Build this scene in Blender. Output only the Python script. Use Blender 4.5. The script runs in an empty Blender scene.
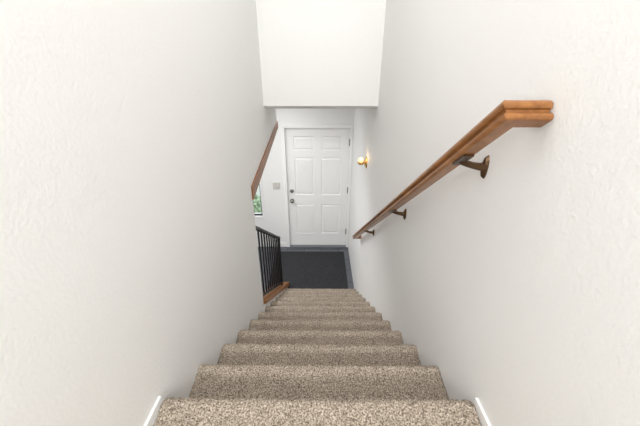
import bpy, bmesh, math, random
from mathutils import Vector, noise, Matrix
random.seed(3)
sc=bpy.context.scene
sc.view_settings.view_transform='Standard'
sc.view_settings.look='None'
sc.view_settings.exposure=0.0
COL=sc.collection

CZ=2.828; XL=-.49; XR=.47; Y0=.593; RUN=.242; RISE=.16; ZT=1.92; NR=12
YD=4.60; YH=2.66; ZC=2.540; ZTOP=4.36; YB=-3.6
def nose(y): return ZT-(y-Y0)*RISE/RUN

# ---------- materials ----------
def newmat(name):
    m=bpy.data.materials.new(name); m.use_nodes=True
    nt=m.node_tree; b=nt.nodes['Principled BSDF']
    return m,nt,b
def plain(name,col,rough=.5,metal=0,bump=0,bscale=50,var=0,vscale=8,bdist=.004):
    m,nt,b=newmat(name)
    b.inputs['Base Color'].default_value=(*col,1)
    b.inputs['Roughness'].default_value=rough
    b.inputs['Metallic'].default_value=metal
    tc=nt.nodes.new('ShaderNodeTexCoord')
    if bump:
        n=nt.nodes.new('ShaderNodeTexNoise'); n.inputs['Scale'].default_value=bscale; n.inputs['Detail'].default_value=2
        nt.links.new(tc.outputs['Object'],n.inputs['Vector'])
        bp=nt.nodes.new('ShaderNodeBump'); bp.inputs['Strength'].default_value=bump; bp.inputs['Distance'].default_value=bdist
        nt.links.new(n.outputs['Fac'],bp.inputs['Height']); nt.links.new(bp.outputs['Normal'],b.inputs['Normal'])
    if var:
        n=nt.nodes.new('ShaderNodeTexNoise'); n.inputs['Scale'].default_value=vscale; n.inputs['Detail'].default_value=4
        nt.links.new(tc.outputs['Object'],n.inputs['Vector'])
        r=nt.nodes.new('ShaderNodeValToRGB')
        r.color_ramp.elements[0].position=.3; r.color_ramp.elements[1].position=.7
        r.color_ramp.elements[0].color=tuple(c*(1-var) for c in col)+(1,)
        r.color_ramp.elements[1].color=tuple(min(1,c*(1+var)) for c in col)+(1,)
        nt.links.new(n.outputs['Fac'],r.inputs['Fac']); nt.links.new(r.outputs['Color'],b.inputs['Base Color'])
    return m
M_wall=plain('wall_paint',(.890,.886,.874),.6,bump=.55,bscale=120,bdist=.002)
M_ceil=plain('ceiling_paint',(.88,.88,.87),.8,bump=.3,bscale=150,bdist=.002)
M_trim=plain('trim_paint',(.92,.92,.91),.35)
M_door=plain('door_paint',(.90,.895,.885),.4)
M_black=plain('black_iron',(.012,.012,.014),.45,metal=.3)
M_bronze=plain('antique_bronze',(.085,.044,.018),.32,metal=.6)
M_brass=plain('brass',(.62,.40,.14),.22,metal=1)
M_nickel=plain('nickel',(.30,.28,.25),.3,metal=1)
M_plate=plain('switch_plastic',(.60,.58,.54),.4)
M_switch=plain('switch_toggle',(.78,.76,.72),.4)
M_mat=plain('mat_rubber',(.022,.0225,.026),.9,bump=1,bscale=120,var=.6,vscale=60)
M_thr=plain('threshold_metal',(.20,.21,.23),.4,metal=.4)
M_daypanel=plain('daylight_panel_pale',(.80,.80,.78),.8,var=.05)  # pale tone stands in for bright daylight behind the shrubs

def wood(name,c1,c2,rough=.28):
    m,nt,b=newmat(name)
    tc=nt.nodes.new('ShaderNodeTexCoord'); mp=nt.nodes.new('ShaderNodeMapping')
    mp.inputs['Rotation'].default_value=(math.atan(.69),0,0)
    mp.inputs['Scale'].default_value=(60,1.5,60)
    n=nt.nodes.new('ShaderNodeTexNoise'); n.inputs['Scale'].default_value=1; n.inputs['Detail'].default_value=5; n.inputs['Distortion'].default_value=.2
    r=nt.nodes.new('ShaderNodeValToRGB'); r.color_ramp.elements[0].position=.3; r.color_ramp.elements[1].position=.7
    r.color_ramp.elements[0].color=(*c1,1); r.color_ramp.elements[1].color=(*c2,1)
    nt.links.new(tc.outputs['Object'],mp.inputs['Vector']); nt.links.new(mp.outputs['Vector'],n.inputs['Vector'])
    nt.links.new(n.outputs['Fac'],r.inputs['Fac']); nt.links.new(r.outputs['Color'],b.inputs['Base Color'])
    b.inputs['Roughness'].default_value=rough
    return m
M_wood=wood('oak_stained',(.24,.092,.024),(.38,.162,.048))
M_wood2=wood('oak_trim_stained',(.21,.078,.021),(.34,.138,.041),.4)

def carpet():
    m,nt,b=newmat('carpet_frieze')
    tc=nt.nodes.new('ShaderNodeTexCoord')
    n=nt.nodes.new('ShaderNodeTexNoise'); n.inputs['Scale'].default_value=195; n.inputs['Detail'].default_value=4; n.inputs['Roughness'].default_value=.7
    n2=nt.nodes.new('ShaderNodeTexNoise'); n2.inputs['Scale'].default_value=14; n2.inputs['Detail'].default_value=2
    r=nt.nodes.new('ShaderNodeValToRGB'); e=r.color_ramp.elements
    e[0].position=.355; e[0].color=(.105,.081,.060,1)
    e[1].position=.64; e[1].color=(.80,.70,.585,1)
    x=e.new(.44); x.color=(.275,.22,.17,1)
    x=e.new(.53); x.color=(.49,.41,.33,1)
    mx=nt.nodes.new('ShaderNodeMixRGB'); mx.blend_type='MULTIPLY'; mx.inputs['Fac'].default_value=.27
    nt.links.new(tc.outputs['Object'],n.inputs['Vector']); nt.links.new(tc.outputs['Object'],n2.inputs['Vector'])
    nt.links.new(n.outputs['Fac'],r.inputs['Fac']); nt.links.new(r.outputs['Color'],mx.inputs['Color1'])
    nt.links.new(n2.outputs['Fac'],mx.inputs['Color2'])
    nt.links.new(mx.outputs['Color'],b.inputs['Base Color'])
    bp=nt.nodes.new('ShaderNodeBump'); bp.inputs['Strength'].default_value=.8; bp.inputs['Distance'].default_value=.005
    nt.links.new(n.outputs['Fac'],bp.inputs['Height']); nt.links.new(bp.outputs['Normal'],b.inputs['Normal'])
    b.inputs['Roughness'].default_value=1; b.inputs['Specular IOR Level'].default_value=.1
    return m
M_carpet=carpet()
def tile():
    m,nt,b=newmat('slate_tile')
    tc=nt.nodes.new('ShaderNodeTexCoord')
    br=nt.nodes.new('ShaderNodeTexBrick'); br.offset=0; br.inputs['Scale'].default_value=1
    br.inputs['Brick Width'].default_value=.3; br.inputs['Row Height'].default_value=.3; br.inputs['Mortar Size'].default_value=.006
    br.inputs['Color1'].default_value=(.085,.092,.108,1); br.inputs['Color2'].default_value=(.11,.117,.135,1); br.inputs['Mortar'].default_value=(.04,.04,.044,1)
    nt.links.new(tc.outputs['Object'],br.inputs['Vector']); nt.links.new(br.outputs['Color'],b.inputs['Base Color'])
    b.inputs['Roughness'].default_value=.4
    return m
M_tile=tile()
def glass(name,rough=0,col=(1,1,1)):
    m,nt,b=newmat(name)
    b.inputs['Base Color'].default_value=(*col,1); b.inputs['Transmission Weight'].default_value=1; b.inputs['Roughness'].default_value=rough; b.inputs['IOR'].default_value=1.2
    return m
M_glass=glass('pane_glass')
M_shade=plain('lit_frosted_glass',(.85,.68,.45),.3)
b=M_shade.node_tree.nodes['Principled BSDF']; b.inputs['Emission Color'].default_value=(1,.70,.34,1); b.inputs['Emission Strength'].default_value=.9
M_leaf=plain('foliage',(.32,.42,.27),.6,var=.35,vscale=14)
M_grass=plain('lawn',(.24,.31,.19),.9,var=.4,vscale=6)

# ---------- helpers ----------
def mk(name,bm,mat,parent=None,smooth=False,bevel=0):
    bmesh.ops.recalc_face_normals(bm,faces=bm.faces)
    me=bpy.data.meshes.new(name); bm.to_mesh(me); bm.free()
    me.materials.append(mat)
    o=bpy.data.objects.new(name,me); COL.objects.link(o)
    if smooth:
        for p in me.polygons: p.use_smooth=True
    if bevel:
        md=o.modifiers.new('bev','BEVEL'); md.width=bevel; md.segments=2; md.limit_method='ANGLE'
    if parent: o.parent=parent
    return o
def addbox(bm,x0,x1,y0,y1,z0,z1):
    v=[bm.verts.new((x,y,z)) for x in(x0,x1) for y in(y0,y1) for z in(z0,z1)]
    for f in((0,1,3,2),(4,6,7,5),(0,4,5,1),(2,3,7,6),(0,2,6,4),(1,5,7,3)): bm.faces.new([v[i] for i in f])
def box(name,x0,x1,y0,y1,z0,z1,mat,parent=None,bevel=0):
    bm=bmesh.new(); addbox(bm,x0,x1,y0,y1,z0,z1); return mk(name,bm,mat,parent,bevel=bevel)
def prism(name,pts,x0,x1,mat,parent=None,bevel=0,axis='x'):
    bm=bmesh.new()
    f=(lambda a,p:(a,p[0],p[1])) if axis=='x' else ((lambda a,p:(p[0],p[1],a)) if axis=='z' else (lambda a,p:(p[0],a,p[1])))
    A=[bm.verts.new(f(x0,p)) for p in pts]; B=[bm.verts.new(f(x1,p)) for p in pts]
    bm.faces.new(A); bm.faces.new(B[::-1]); n=len(pts)
    for i in range(n): bm.faces.new((A[i],A[(i+1)%n],B[(i+1)%n],B[i]))
    return mk(name,bm,mat,parent,bevel=bevel)
def lathe_bm(bm,prof,org,axis,seg=24):
    axis=Vector(axis).normalized(); org=Vector(org)
    t=Vector((0,0,1)) if abs(axis.z)<.9 else Vector((1,0,0))
    u=axis.cross(t).normalized(); w=axis.cross(u)
    rings=[]
    for r,h in prof:
        if r<1e-6: rings.append([bm.verts.new(org+axis*h)])
        else: rings.append([bm.verts.new(org+axis*h+u*r*math.cos(2*math.pi*i/seg)+w*r*math.sin(2*math.pi*i/seg)) for i in range(seg)])
    for a,b in zip(rings,rings[1:]):
        for i in range(seg):
            j=(i+1)%seg
            if len(a)==1 and len(b)==1: continue
            if len(a)==1: bm.faces.new((a[0],b[j],b[i]))
            elif len(b)==1: bm.faces.new((a[i],a[j],b[0]))
            else: bm.faces.new((a[i],a[j],b[j],b[i]))
def lathe(name,prof,org,axis,mat,parent=None,seg=24):
    bm=bmesh.new(); lathe_bm(bm,prof,org,axis,seg); return mk(name,bm,mat,parent,smooth=True)
def tube_bm(bm,pts,rad,seg=10):
    pts=[Vector(p) for p in pts]; rings=[]
    for i,p in enumerate(pts):
        d=(pts[min(i+1,len(pts)-1)]-pts[max(i-1,0)]).normalized()
        t=Vector((0,1,0)) if abs(d.y)<.9 else Vector((0,0,1))
        u=d.cross(t).normalized(); w=d.cross(u)
        r=rad[i] if isinstance(rad,(list,tuple)) else rad
        rings.append([bm.verts.new(p+u*r*math.cos(2*math.pi*k/seg)+w*r*math.sin(2*math.pi*k/seg)) for k in range(seg)])
    for a,b in zip(rings,rings[1:]):
        for k in range(seg): bm.faces.new((a[k],a[(k+1)%seg],b[(k+1)%seg],b[k]))
    bm.faces.new(rings[0][::-1]); bm.faces.new(rings[-1])
def empty(name,loc,label=None,cat=None):
    o=bpy.data.objects.new(name,None); COL.objects.link(o); o.empty_display_size=.1
    if label: o['label']=label; o['category']=cat
    return o
def struct(o,label,cat):
    o['kind']='structure'; o['label']=label; o['category']=cat; return o

# ---------- shell ----------
T=.12
OA,OB=2.036,2.324
o=prism('wall_left',[(YB,0),(3.50,0),(3.50,.015),(3.44,.06),(1.97,nose(1.97)+.035),(1.97,OA-.005),(3.37,OB-.03),(3.37,ZTOP),(YB,ZTOP)],XL-T,XL,M_wall)
struct(o,'white orange-peel textured stairwell wall with an opening above the rail','wall')
struct(box('wall_right',XR,XR+T,YB,YD+T,0,ZTOP,M_wall),'white orange-peel textured wall carrying the wooden handrail','wall')
struct(box('wall_back',XL-T,XR+T,YB-.12,YB,0,ZTOP,M_wall),'white wall of the upper hallway','wall')
struct(prism('wall_header',[(YH,ZC+.028),(YH+.07,ZC),(YH+.1,ZC),(YH+.1,ZTOP),(YH,ZTOP)],XL,XR,M_wall),'white dropped header wall over the lower stairs','wall')
struct(box('ceiling',XL-T,XR+T,YB-.12,YH+.1,ZTOP,ZTOP+.1,M_ceil),'white ceiling over the stairwell','ceiling')
struct(prism('ceiling_entry',[(XL,YH+.1),(XR,YH+.1),(XR,YD),(-2.4,YD),(-2.4,1.0),(XL-T,1.0),(XL-T,3.37),(XL,3.37)],ZC,ZC+.1,M_ceil,axis='z'),'white low ceiling over the entry','ceiling')
struct(box('floor_entry',-2.52,XR+T,1.0,YD+.14,-.1,0,M_tile),'dark slate tiled entry floor','floor')
struct(box('wall_entry_left',-2.52,-2.4,.88,YD,0,ZC+.1,M_wall),'white entry side wall','wall')
struct(box('wall_entry_back',-2.4,XL-T,.88,1.0,0,ZC+.1,M_wall),'white wall behind the stairs','wall')
DX0,DX1,DH=-.562,.432,2.07
WX0,WX1,WZ0,WZ1=-1.78,-1.005,.60,1.75
bm=bmesh.new()
for b_ in((-2.52,WX0,0,ZC+.1),(WX0,WX1,0,WZ0),(WX0,WX1,WZ1,ZC+.1),(WX1,DX0,0,ZC+.1),(DX0,DX1,DH,ZC+.1),(DX1,XR,0,ZC+.1)):
    addbox(bm,b_[0],b_[1],YD,YD+.14,b_[2],b_[3])
struct(mk('wall_front',bm,M_wall),'white entry wall around the front door and window','wall')
struct(box('floor',XL,XR,YB,Y0-.235,ZT-.1,ZT,M_carpet),'beige speckled carpet of the upper landing','floor')
BT=.008
def bboard(name,x0,x1,ya,yb,z):
    return struct(box(name,x0,x1,ya,yb,z-.01,z+.024,M_trim,bevel=.001),'white painted baseboard along the landing carpet','baseboard')
bboard('baseboard_left',XL,XL+BT,YB,Y0-.012,ZT); bboard('baseboard_right',XR-BT,XR,YB,Y0-.012,ZT)
struct(box('baseboard_front',-2.4,DX0-.06,YD-.012,YD,0,.08,M_trim,bevel=.003),'white baseboard on the entry wall','baseboard')

# ---------- stairs ----------
stairs=empty('staircase',(0,0,0),'straight carpeted staircase in beige speckled frieze carpet with rounded nosings','stairs')
for k in range(NR):
    yk=Y0+k*RUN; zk=ZT-k*RISE; r=.030
    prof=[]; back=yk-RUN-.04
    L=(yk-r)-back; nt_=int([66,58,44,34,26,22,20,20,20,20,20,20][k])
    for i in range(nt_): prof.append((back+L*i/nt_,zk))
    na=max(6,nt_//5)
    for i in range(na+1):
        a=math.pi/2-math.pi*.95*i/na; prof.append((yk-r+r*math.cos(a),zk-r+r*math.sin(a)))
    ze=zk-RISE
    nr_=6
    y_,z_=prof[-1]
    for i in range(1,nr_+1): prof.append((y_+(yk-.045-y_)*min(1,i/2),z_+(ze-.014-z_)*i/nr_))
    nc=[260,230,180,140,110,90,80,70,60,60,50,50][k]
    ins=BT if k==0 else 0
    xa=XL+.001+ins; xb=XR-.001-ins
    amp=1 if k<3 else .6
    bm=bmesh.new(); rows=[]
    for (y,z) in prof:
        row=[]
        for j in range(nc+1):
            x=xa+(xb-xa)*j/nc
            p=Vector((x,y,z))
            n1=noise.noise(p*120); n2=noise.noise(p*220+Vector((5,3,1))); n3=noise.noise(p*6)
            d=amp*(.004*n1+.002*n2)+.003*n3
            u=(yk-y)/.06
            if u<1 and z>zk-r: d+=.020*(1-max(0,u))-.003
            elif u>=1: d-=.003+.009*min(1,max(0,(yk-y-.06)/.1))
            e=min(x-xa,xb-x)
            if e<.015: d-=.008*(1-e/.015)**2
            dz=d; dy=amp*(.004*n1+.002*n2)*.8 if y>yk-r else 0
            row.append(bm.verts.new((x,y+dy,z+dz)))
        rows.append(row)
    for a,b_ in zip(rows,rows[1:]):
        for j in range(nc): bm.faces.new((a[j],a[j+1],b_[j+1],b_[j]))
    me=bpy.data.meshes.new('step'); bm.to_mesh(me); bm.free(); me.materials.append(M_carpet)
    for p in me.polygons: p.use_smooth=True
    s=bpy.data.objects.new('step',me); COL.objects.link(s); s.parent=stairs

# ---------- left opening trim, knee-wall cap, railing ----------
o=prism('trim_1',[(1.955,OA-.03),(3.375,OB-.055),(3.375,OB+.025),(1.955,OA+.075)],XL-T-.01,XL+.010,M_wood2,bevel=.003)
struct(o,'brown stained wood trim along the sloped edge of the wall opening','trim')
def capz(y): return nose(y)+.07
struct(prism('trim_2',[(1.97,capz(1.97)-.032),(3.50,.004),(3.54,.004),(3.54,capz(3.54)+.008),(1.97,capz(1.97))],XL-T-.01,XL+.022,M_wood2,bevel=.004),'brown stained wood cap on the sloped knee wall under the railing','trim')
rail=empty('stair_railing',(0,0,0),'black metal picket railing standing on the sloped wood cap','railing')
xc=XL-.03
def topz(y): return 1.798-.66*(y-1.98)
prism('top_rail',[(1.972,topz(1.972)-.028),(3.16,topz(3.16)-.028),(3.16,topz(3.16)),(1.972,topz(1.972))],xc-.02,xc+.02,M_black,rail,bevel=.003)
prism('bottom_rail',[(1.972,capz(1.972)+.03),(3.16,capz(3.16)+.03),(3.16,capz(3.16)+.05),(1.972,capz(1.972)+.05)],xc-.012,xc+.012,M_black,rail)
y=2.05
while y<3.10:
    box('picket',xc-.007,xc+.007,y-.007,y+.007,capz(y)+.03,topz(y)-.02,M_black,rail); y+=.105
box('post',xc-.014,xc+.014,3.145,3.173,capz(3.16)-.005,topz(3.16)+.004,M_black,rail,bevel=.003)

# ---------- handrail ----------
hr=empty('handrail',(0,0,0),'stained oak wall handrail with returned ends on metal brackets','handrail')
ph=math.atan(.693); D=Vector((0,math.cos(ph),-math.sin(ph))); N=Vector((0,math.sin(ph),math.cos(ph))); X=Vector((1,0,0))
RX=.392; O=Vector((0,.662,CZ-.079))
sl=(3.10-.655)/math.cos(ph)
half=[(.015,-.025),(.019,-.0235),(.0215,-.020),(.022,-.015),(.0205,-.011),(.0150,-.0085),(.0130,-.004),(.0150,-.0005),(.0215,.001),(.0245,.005),(.0250,.009),(.024,.013),(.0215,.0175),(.017,.0215),(.011,.0242),(.005,.0255)]
half=[(a,b*.95) for a,b in half]
sec=half+[(0,.0247)]+[(-a,b) for a,b in half[::-1]]
bm=bmesh.new(); rings=[]
for (px,ps,ka,kb) in((XR-.002,0,0,-1),(RX,0,-1,-1),(RX,sl,-1,1),(XR-.002,sl,0,1)):
    rings.append([bm.verts.new(O+X*(px+ka*a)+D*(ps+kb*a)+N*b) for a,b in sec])
for a,b_ in zip(rings,rings[1:]):
    n=len(a)
    for i in range(n): bm.faces.new((a[i],a[(i+1)%n],b_[(i+1)%n],b_[i]))
bm.faces.new(rings[0]); bm.faces.new(rings[-1])
mk('rail',bm,M_wood,hr)
for yb in(.835,1.52,2.36,):
    s=(yb-O.y)/math.cos(ph); c=O+X*RX+D*s-N*.025
    bm=bmesh.new()
    wz=c.z-.027
    lathe_bm(bm,[(0,.012),(.010,.012),(.016,.009),(.019,.003),(.020,0),(0,0)],(XR,yb,wz),(-1,0,0))
    for v in bm.verts: v.co.z=wz+(v.co.z-wz)*1.75; v.co.y=yb+(v.co.y-yb)*.6
    pts=[]
    for i in range(11):
        t=i/10; pts.append((XR-.005-(XR-.005-RX)*(.7*math.sin(t*math.pi/2)+.3*t),yb,wz+(c.z-wz-.003)*(.3*t+.7*(1-math.cos(t*math.pi/2)))))
    tube_bm(bm,pts,[.0125-.003*abs(math.sin(i/10*3.14)) for i in range(11)])
    q=[]
    for a in(-.014,.014):
        for dd in(-.035,.035):
            for h in(-.005,.002): q.append(bm.verts.new(c+X*a+D*dd+N*h))
    for f in((0,1,3,2),(4,6,7,5),(0,4,5,1),(2,3,7,6),(0,2,6,4),(1,5,7,3)): bm.faces.new([q[i] for i in f])
    mk('bracket',bm,M_bronze,hr,bevel=0)

# ---------- door ----------
g=.006
dx0,dx1,dz0,dz1=DX0+g,DX1-g,.012,DH-g
xs=[dx0,dx0+.12,dx0+.435,dx1-.435,dx1-.12,dx1]
zs=[dz0,dz0+.24,dz0+.80,dz0+.97,dz0+1.60,dz0+1.71,dz0+1.93,dz1]
yf=YD+.03
bm=bmesh.new()
gv=[[bm.verts.new((x,yf,z)) for x in xs] for z in zs]
panels=[]
for i in range(len(zs)-1):
    for j in range(len(xs)-1):
        f=bm.faces.new((gv[i][j],gv[i][j+1],gv[i+1][j+1],gv[i+1][j]))
        if j in(1,3) and i in(1,3,5): panels.append(f)
for f in panels:
    bmesh.ops.inset_region(bm,faces=[f],thickness=.016,depth=0)
    for v in f.verts: v.co.y+=.009
    bmesh.ops.inset_region(bm,faces=[f],thickness=.012,depth=0)
    bmesh.ops.inset_region(bm,faces=[f],thickness=.028,depth=0)
    for v in f.verts: v.co.y-=.007
bv=[bm.verts.new((x,yf+.044,z)) for x,z in((dx0,dz0),(dx1,dz0),(dx1,dz1),(dx0,dz1))]
bm.faces.new(bv)
bot=gv[0]; top=gv[-1]
bm.faces.new(bot[::-1]+[bv[0],bv[1]]); bm.faces.new(top+[bv[2],bv[3]])
bm.faces.new([r[0] for r in gv]+[bv[3],bv[0]]); bm.faces.new([r[-1] for r in gv][::-1]+[bv[1],bv[2]])
door=mk('door_1',bm,M_door); struct(door,'white six-panel front door with nickel knob and deadbolt','door')
kx=dx0+.065
lathe('door_knob',[(0,0),(.032,0),(.034,.006),(.014,.010),(.012,.03),(.024,.038),(.029,.052),(.024,.064),(0,.067)],(kx,yf,.88),(0,-1,0),M_nickel,door)
lathe('deadbolt',[(0,0),(.030,0),(.032,.010),(.024,.018),(0,.019)],(kx,yf,1.05),(0,-1,0),M_nickel,door)
for z in(.25,1.02,1.8):
    lathe('hinge',[(0,0),(.009,0),(.009,.10),(0,.10)],(dx1-.002,yf-.012,z),(0,0,1),M_nickel,door,seg=12)
bm=bmesh.new()
addbox(bm,DX0-.055,DX0+.001,YD-.022,YD-.0005,0,DH+.055)
addbox(bm,DX1-.001,XR-.001,YD-.022,YD-.0005,0,DH+.055)
addbox(bm,DX0+.001,DX1-.001,YD-.022,YD-.0005,DH-.001,DH+.055)
struct(mk('trim_3',bm,M_trim,bevel=.004),'white painted door casing','trim')
struct(box('trim_4',DX0+.002,DX1-.002,YD-.05,YD+.018,0,.026,M_thr,bevel=.004),'dark metal door threshold','trim')
bm=bmesh.new(); c=.03
for a in((WX0-c,WX0,WZ0-c,WZ1+c),(WX1,WX1+c,WZ0-c,WZ1+c),(WX0,WX1,WZ0-c,WZ0),(WX0,WX1,WZ1,WZ1+c)): addbox(bm,a[0],a[1],YD-.012,YD-.0005,a[2],a[3])
struct(mk('trim_5',bm,M_trim,bevel=.003),'white painted window casing','trim')
bm=bmesh.new(); c=.018
for a in((WX0,WX0+c,WZ0,WZ1),(WX1-c,WX1,WZ0,WZ1),(WX0+c,WX1-c,WZ0,WZ0+c),(WX0+c,WX1-c,WZ1-c,WZ1)): addbox(bm,a[0],a[1],YD+.03,YD+.07,a[2],a[3])
win=mk('window_1',bm,M_black); struct(win,'small dark-framed entry window looking onto green shrubs','window')
box('pane',WX0+c,WX1-c,YD+.046,YD+.052,WZ0+c,WZ1-c,M_glass,win)
# outside
bm=bmesh.new(); addbox(bm,-6,4,YD+.16,12,-.3,-.2); o=mk('lawn',bm,M_grass); o['kind']='structure'; o['label']='green lawn outside the entry'; o['category']='ground'
o=box('daylight_panel',-6,4,6.9,7.0,-.2,1.6,M_daypanel); o['kind']='structure'; o['label']='pale panel added for the bright daylight above the shrubs'; o['category']='daylight backdrop'  # added backdrop, its pale colour imitates daylight in the window
def shrub(cx,cy,rad):
    bm=bmesh.new()
    random.seed(int(cx*100))
    for i in range(1600):
        d=Vector((random.gauss(0,1),random.gauss(0,1),random.gauss(0,1))).normalized()
        rr=rad*(.7+.3*random.random())
        p=Vector((cx,cy,-.2+rad*.95))+Vector((d.x*rr,d.y*rr,d.z*rr))
        a=Vector((random.gauss(0,1),random.gauss(0,1),random.gauss(0,1))).normalized(); b_=a.orthogonal().normalized()
        L=.06; w=.025
        vs=[bm.verts.new(p-a*L),bm.verts.new(p+b_*w),bm.verts.new(p+a*L),bm.verts.new(p-b_*w)]
        bm.faces.new(vs)
    o=mk('shrub',bm,M_leaf); o['label']='leafy green shrub growing outside the window'; o['category']='shrub'
    o['group']='shrubs outside the window'
shrub(-1.35,5.7,.36); shrub(-2.3,5.8,.36)

# ---------- mat ----------
mat=box('door_mat',-.78,.385,3.34,4.42,0.0005,.012,M_mat,bevel=.004)
mat['label']='large charcoal entry mat on the slate floor'; mat['category']='mat'

# ---------- switch ----------
sx,sz=-.735,1.15
sw=box('light_switch',sx-.058,sx+.058,YD-.007,YD-.0002,sz-.058,sz+.058,M_plate,bevel=.003)
sw['label']='tan double light switch plate beside the front door'; sw['category']='light switch'
for dx in(-.024,.024): box('toggle',sx+dx-.006,sx+dx+.006,YD-.018,YD-.006,sz-.012,sz+.012,M_switch,sw,bevel=.002)

# ---------- sconce ----------
sy,sz=3.08,CZ-.86
sco=empty('wall_sconce',(0,0,0),'small brass wall sconce with a lit round glass shade','wall lamp')
lathe('backplate',[(0,.026),(.016,.024),(.038,.018),(.056,.008),(.064,0),(0,0)],(XR,sy,sz),(-1,0,0),M_brass,sco)
cx=XR-.062
bm=bmesh.new(); tube_bm(bm,[(XR-.012,sy,sz),(XR-.03,sy,sz-.012),(XR-.046,sy,sz-.020),(cx,sy,sz-.016)],.010)
mk('arm',bm,M_brass,sco,smooth=True)
lathe('socket',[(0,0),(.012,0),(.028,.010),(.034,.026),(.029,.030),(0,.026)],(cx,sy,sz-.026),(0,0,1),M_brass,sco)
R=.029
lathe('lamp_shade',[(R*math.sin(t),R-R*math.cos(t)) for t in [math.pi*i/14 for i in range(15)]],(cx,sy,sz-.006),(0,0,1),M_shade,sco)

# ---------- lights ----------
def area(name,loc,rot,sx,sy,e,col=(1,1,1),spread=None):
    l=bpy.data.lights.new(name,'AREA'); l.shape='RECTANGLE'; l.size=sx; l.size_y=sy; l.energy=e; l.color=col
    if spread: l.spread=math.radians(spread)
    o=bpy.data.objects.new(name,l); o.location=loc; o.rotation_euler=rot; COL.objects.link(o)
area('added_key_light',(-.01,-2.2,ZTOP-.10),(math.radians(38),0,0),.85,.35,66)  # unseen area light, added and tilted to put shade bands on the treads
area('stair_fill_light',(-.01,1.0,ZTOP-.03),(0,0,0),.6,1.8,14.5,(1,.99,.97))  # overhead fill added to brighten the stairwell walls, no fixture here
area('entry_fill_light',(-.5,3.8,ZC-.02),(0,0,0),.5,.7,5)  # unseen source added to light the door end of the entry
area('entry_side_fill',(-1.5,2.9,ZC-.02),(0,0,0),1.0,1.4,36)  # fill added for the side room, without a fixture
l=bpy.data.lights.new('sconce_light','POINT'); l.energy=.22; l.color=(1,.70,.38); l.shadow_soft_size=.02
o=bpy.data.objects.new('sconce_light',l); o.location=(XR-.06,sy-.03,sz+.06); COL.objects.link(o)
w=bpy.data.worlds.new('World'); sc.world=w; w.use_nodes=True
w.node_tree.nodes['Background'].inputs['Color'].default_value=(.88,.95,1,1); w.node_tree.nodes['Background'].inputs['Strength'].default_value=2.4

# ---------- camera ----------
cam=bpy.data.cameras.new('cam'); co=bpy.data.objects.new('cam',cam); COL.objects.link(co)
cam.sensor_width=36; cam.lens=300*36/640; cam.clip_start=.01
co.location=(0,0,CZ); co.rotation_euler=(math.radians(90-25.2),0,math.radians(.35))
sc.camera=co
